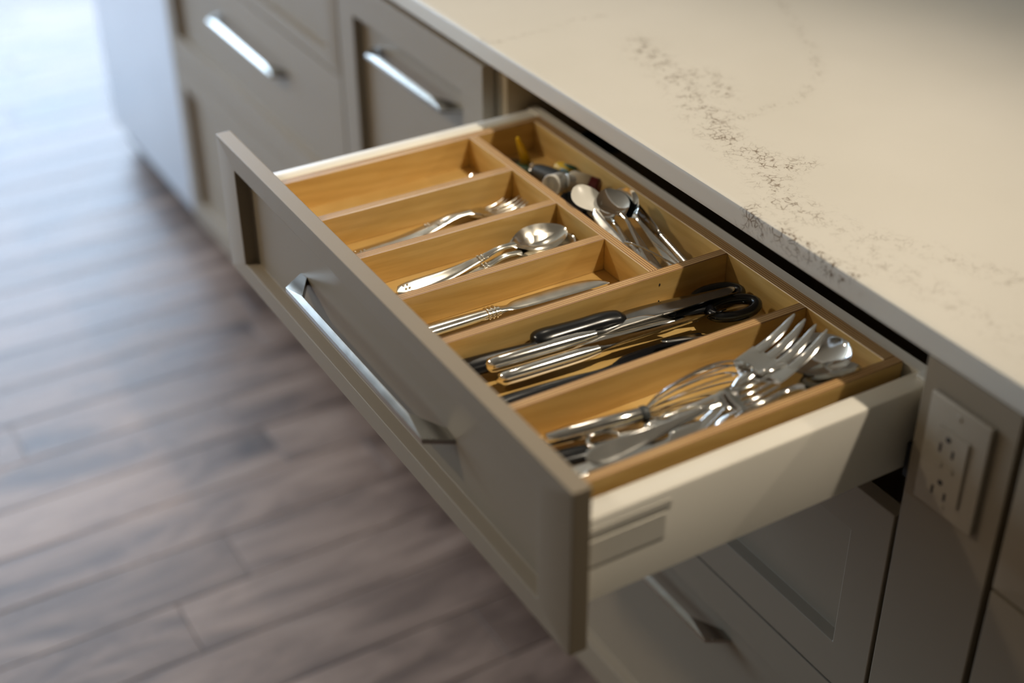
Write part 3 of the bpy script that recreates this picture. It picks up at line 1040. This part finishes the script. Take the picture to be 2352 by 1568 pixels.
# -- compartment 6: whisk and serving pieces
t = lay('whisk', 'steel balloon whisk with cylindrical handle in the right front compartment', 'whisk', (.6035, .0640), (.6450, .2690), .0120, .212, .0265)
bm = tube([(.006, 0, 0), (.0075, 0, 0), (.030, 0, 0), (.060, 0, 0), (.097, 0, 0), (.099, 0, 0)], [.0055, .0072, .0078, .0078, .0074, .0066], 20)
part('handle', bm, 'chrome', t)
bm = tube([(.098, 0, 0), (.100, 0, 0), (.104, 0, 0), (.106, 0, 0)], [.0070, .0080, .0080, .0064], 20)
part('ferrule', bm, 'greyp', t)
bm = tube([(-.001 + .0065 * math.cos(a), .0052 * math.sin(a), 0) for a in [2 * PI * k / 20 for k in range(20)]], .0011, 8, True)
part('hanging_loop', bm, 'chrome', t)
NW = 8
for k in range(NW):
    a = PI * k / NW
    pts = []
    for i in range(41):
        u = i / 40
        # teardrop profile of one wire loop
        th = (u - .5) * 2
        s = abs(th)
        x_ = .104 + .108 * (1 - s ** 2.6)
        r_ = math.copysign(.0275 * (math.sin(PI * min(1, (1 - s)) ** .80) ** .85 if s > .32 else math.sin(PI * (.68) ** .80) ** .85 * (1 - (1 - s / .32) ** 2) ** .5), th) if s > 1e-6 else 0
        r_ += math.copysign(.0042 * s ** 6, th)
        pts.append((x_, r_ * math.cos(a), r_ * math.sin(a)))
    part('wire', tube(pts, .00085, 6, False), 'chrome', t)

# big serving fork
t = lay('serving_fork', 'large polished serving fork with four wide tines tilted up', 'fork', (.6830, .1180), (.6330, .3440), .0160, .236, .0540)
bm = loft_bm([(0, .002, -.006, 0, .002), (.005, .0080, -.006, 0, .0035), (.030, .0090, -.008, .0006, .0038), (.080, .0070, -.0095, 0, .0040), (.118, .0058, -.004, 0, .0045), (.134, .0060, .0050, 0, .0040), (.146, .0064, .0065, 0, .0036)], 26, 8)
part('handle', bm, 'chrome', t)
HW = .0265
bm = loft_bm([(.140, .0060, .0065, 0, .0030), (.147, .0165, .0050, .0006, .0022), (.153, .0245, .0036, .0016, .0019), (.160, HW, .0022, .0022, .0018), (.176, HW, .0012, .0022, .0017), (.184, HW * .99, .0010, .0020, .0016)], 26, 16)
for k in range(4):
    yc = -HW + HW / 2 * (k + .5)
    zt = -.0020 * (1 - (yc / HW) ** 2)
    merge(bm, loft_bm([(.181, HW * .215, .0011 + zt, 0, .0019, yc), (.200, HW * .205, .0010 + zt, 0, .0020, yc * 1.0), (.218, HW * .170, .0030 + zt * .5, 0, .0020, yc * .98), (.230, HW * .10, .0072, 0, .0017, yc * .96), (.236, HW * .03, .0100, 0, .0008, yc * .95)], 18, 8))
part('tines', bm, 'chrome', t)
spoon('serving_spoon', 'big round-bowled serving spoon behind the large serving fork', (.6420, .1500), (.6600, .3660), .0130, 'chrome', .0360, .10, 1.25, 'spoon', 1.3, None, False, 1.1)
spoon('soup_spoon', 'polished spoon with its bowl at the back right corner of the right compartment', (.6660, .1600), (.6790, .3640), .0150, 'chrome', .0220, .25, .85, 'spoon', 1.0, None, False, 1.0)
fork('serving_fork', 'polished dinner fork lying on top by the right organizer wall', (.6640, .0740), (.6745, .2700), .0270, 'chrome', .0400, .35, 4, 1.15, 'fork', None, False)
t = lay('cake_server', 'flat steel cake server handle near the front of the right compartment', 'server', (.6600, .0520), (.6770, .2380), .0140, .190)
bm = loft_bm([(0, .003, .003, 0, .003), (.004, .0085, .003, 0, .0045), (.050, .0088, .003, 0, .0050), (.085, .0075, .003, 0, .0050), (.092, .0060, .003, 0, .0040)], 18, 8, pw=6)
part('handle', bm, 'steel', t)
bm = loft_bm([(.088, .0055, .003, 0, .0030), (.105, .0090, .002, 0, .0016), (.140, .0125, .001, 0, .0014), (.175, .0095, .001, 0, .0013), (.190, .0010, .001, 0, .0008)], 20, 8)
part('blade', bm, 'chrome', t)
t = lay('bottle_opener', 'looped steel bottle opener under the whisk in the right compartment', 'opener', (.6290, .0980), (.6480, .1950), .0100, .100)
bm = tube([(.017 + .0155 * math.cos(a), .0130 * math.sin(a), .003) for a in [2 * PI * k / 28 for k in range(28)]], .0026, 10, True)
part('loop', bm, 'chrome', t)
bm = loft_bm([(.030, .0075, .003, 0, .0050), (.050, .0060, .003, 0, .0046), (.085, .0075, .003, 0, .0046), (.100, .0030, .003, 0, .0026)], 14, 8, pw=3)
part('handle', bm, 'steel', t)
t = lay('vegetable_peeler', 'black-handled peeler at the front of the right compartment below the whisk', 'peeler', (.6230, .0410), (.6480, .1800), .0030, .142)
bm = loft_bm([(0, .003, .004, 0, .006), (.005, .0095, .004, 0, .0110), (.040, .0115, .004, 0, .0140), (.080, .0090, .004, 0, .0115), (.088, .0060, .004, 0, .0080)], 20, 10, pw=2)
part('handle', bm, 'blackp', t)
bm = loft_bm([(.084, .0050, .004, 0, .0040), (.100, .0075, .004, .001, .0016), (.135, .0070, .004, .001, .0014), (.142, .0020, .004, 0, .0010)], 16, 8)
part('blade', bm, 'blade', t)

# -- long back compartment
spoon('plastic_spoon', 'white plastic spoon tilted up in the long back compartment', (.3850, .3180), (.2640, .3215), .0020, 'whitep', .0450, -.05, 1.30, 'spoon', .8, None, False)
spoon('steel_spoon', 'large dark-reflecting steel spoon in the middle of the long back compartment', (.4080, .3360), (.2850, .3440), .0030, 'chrome', .0430, -.10, 1.40, 'spoon', 1.0, None, False)
spoon('steel_spoon', 'steel spoon mostly hidden behind the white plastic spoon', (.4000, .3300), (.2700, .3380), .0010, 'chrome', .0280, -.10, 1.30, 'spoon', 1.0, None, False)
spoon('steel_spoon', 'steel spoon turned on its edge next to the back wall of the long compartment', (.4200, .3540), (.2920, .3600), .0060, 'chrome', .0430, -.75, 1.20, 'spoon', 1.0, None, False)
table_knife('butter_knife', 'steel knife standing on edge against the back wall of the long compartment', (.4340, .3640), (.2950, .3690), .0080, 'steel', 'blade', .0420, -1.25)
table_knife('butter_knife', 'narrow steel knife leaning on the cross divider in the long compartment', (.4330, .3200), (.3080, .3150), .0060, 'steel', 'steel', .0380, -.8)
fork('small_fork', 'small steel fork buried among the spoons of the long back compartment', (.4360, .3350), (.3000, .3330), .0050, 'steel', .0110, -.2, 3, .9, 'fork', None, False)
t = empty('wire_skewer', (.3748, .3130, ZF + .030), label='thin bent steel wire lying across the spoon handles', cat='skewer')
t2 = part('wire', tube([(0, -.002, .004), (.008, .002, .0055), (.020, .010, .003), (.034, .021, -.004), (.052, .036, -.013)], .0011, 8), 'steel', t)
t = empty('wire_skewer', (.4000, .3500, ZF + .022), label='short straight steel pick among the handles near the long divider', cat='skewer')
part('wire', tube([(-.022, -.005, .006), (.0, -.002, .002), (.034, .004, -.010)], .0011, 8), 'steel', t)

t = lay('grip_peeler', 'dark grey rubber-gripped peeler at the left of the long back compartment', 'peeler', (.2000, .3530), (.1050, .3290), .0180, .110, .0160)
bm = loft_bm([(0, .004, 0, 0, .008), (.006, .0115, 0, 0, .0185), (.030, .0128, 0, 0, .0215), (.055, .0105, 0, 0, .0180), (.064, .0080, 0, 0, .0130)], 22, 12, pw=2)
part('handle', bm, 'greyp', t)
bm = bmesh.new()
bmesh.ops.create_uvsphere(bm, u_segments=12, v_segments=8, radius=.0040, matrix=Matrix.Translation((.064, .003, .005)))
part('button', bm, 'beigep', t)
bm = loft_bm([(.060, .0060, 0, 0, .0060), (.080, .0075, 0, .001, .0020), (.104, .0065, 0, .001, .0016), (.110, .0020, 0, 0, .0010)], 14, 8)
part('blade', bm, 'blade', t)
t = lay('yellow_scraper', 'bright yellow plastic scraper standing up in the back left corner', 'scraper', (.1120, .3480), (.1190, .3310), .0100, .048, .0500)
bm = loft_bm([(0, .0085, 0, 0, .0040), (.016, .0080, 0, 0, .0036), (.034, .0056, 0, 0, .0030), (.045, .0034, 0, 0, .0024), (.048, .0012, 0, 0, .0014)], 16, 8, pw=6)
part('blade', bm, 'yellowp', t)
bm = loft_bm([(-.014, .0095, 0, 0, .0060), (.0, .0098, 0, 0, .0070), (.003, .0080, 0, 0, .0050)], 8, 8, pw=3)
part('grip', bm, 'greenp', t)
t = lay('green_clip', 'dark green plastic bag clip lying by the yellow scraper', 'clip', (.1000, .3230), (.1450, .3370), .0050, .046, .0100)
bm = loft_bm([(0, .002, .004, 0, .006), (.004, .0060, .004, 0, .0090), (.040, .0055, .004, 0, .0090), (.046, .0020, .004, 0, .0050)], 12, 8, pw=3)
part('upper_jaw', bm, 'greenp', t)
bm = loft_bm([(0, .002, -.002, 0, .003), (.004, .0058, -.002, 0, .0040), (.040, .0052, -.002, 0, .0040), (.046, .0020, -.002, 0, .0030)], 12, 8, pw=3)
part('lower_jaw', bm, 'blackp', t)
t = lay('corn_holder', 'yellow and green corn-cob holder behind the dark grey peeler', 'corn holder', (.1850, .3680), (.1420, .3620), .0180, .044)
bm = loft_bm([(0, .003, 0, 0, .006), (.004, .0085, 0, 0, .0150), (.016, .0100, 0, 0, .0180), (.028, .0080, 0, 0, .0140), (.033, .0030, 0, 0, .0060)], 18, 10, pw=2)
part('cob', bm, 'yellowp', t)
for k in range(6):
    a = 2 * PI * k / 6
    lf = loft_bm([(-.005, .0008, .0085, 0, .001), (.002, .0042, .0098, 0, .0016), (.010, .0034, .0098, 0, .0016), (.017, .0008, .0085, 0, .001)], 10, 6)
    bmesh.ops.rotate(lf, verts=lf.verts, cent=(0, 0, 0), matrix=Matrix.Rotation(a, 3, 'X'))
    part('husk_leaf', lf, 'greenp', t)


def cup(name, label, p0, p1, z, r, L, mat, z1):
    t = lay(name, label, 'measuring cup', p0, p1, z, L, z1)
    prof = [(0, .55 * r), (.0015, .92 * r), (.006, r), (L, r * 1.04), (L, r * .90), (.006, r * .86), (.003, .5 * r)]
    bm = tube([(x, 0, 0) for x, _ in prof], [q for _, q in prof], 24)
    part('body', bm, mat, t, 40)
    bm = tube([(L + .0002 - .001, r * 1.0 * math.cos(a), r * 1.0 * math.sin(a)) for a in [2 * PI * k / 24 for k in range(24)]], .0012, 6, True)
    part('rim', bm, mat, t)
    return t


cup('medicine_cup', 'small white plastic cup with its open end turned to the front', (.2020, .3430), (.2110, .3215), .0240, .0125, .025, 'whitep', .0280)
cup('medicine_cup', 'smaller white plastic cup tucked behind the other white cup', (.2180, .3560), (.2150, .3390), .0270, .0090, .021, 'whitep', .0310)
t = lay('cream_shaker', 'cream plastic bottle with a maroon cap lying by the back wall', 'bottle', (.2060, .3470), (.2360, .3710), .0240, .036, .0200)
bm = tube([(0, 0, 0), (.001, 0, 0), (.004, 0, 0), (.024, 0, 0), (.026, 0, 0)], [.009, .0120, .0135, .0135, .0120], 24)
part('body', bm, 'beigep', t, 40)
bm = tube([(.025, 0, 0), (.0255, 0, 0), (.034, 0, 0), (.036, 0, 0)], [.0118, .0128, .0124, .0105], 24)
part('cap', bm, 'redp', t, 40)
t = lay('blue_clip', 'blue plastic clip peeking out below the white cup', 'clip', (.2180, .3180), (.2420, .3220), .0060, .026, .0140)
bm = loft_bm([(0, .002, .003, 0, .005), (.003, .0065, .003, 0, .0085), (.022, .0060, .003, 0, .0080), (.026, .0020, .003, 0, .0040)], 12, 8, pw=3)
part('jaw', bm, 'bluep', t)
bm = loft_bm([(.002, .0050, -.002, 0, .003), (.012, .0055, -.002, 0, .004), (.024, .0040, -.002, 0, .003)], 8, 8, pw=3)
part('lower_jaw', bm, 'bluep', t)
t = lay('black_scoop', 'black plastic scoop half hidden by the white plastic spoon', 'scoop', (.3300, .3320), (.2330, .3260), .0030, .100, .0160)
bm = loft_bm([(0, .003, .003, 0, .003), (.006, .0070, .003, 0, .0050), (.055, .0050, .004, 0, .0050), (.068, .0050, .006, 0, .0050)], 14, 8, pw=3)
part('handle', bm, 'blackp', t)
bm = loft_bm([(.062, .0050, .008, 0, .004), (.070, .0120, .012, .006, .0018), (.085, .0150, .013, .009, .0016), (.096, .0110, .013, .006, .0016), (.100, .0040, .013, .001, .0012)], 20, 12)
part('bowl', bm, 'blackp', t)
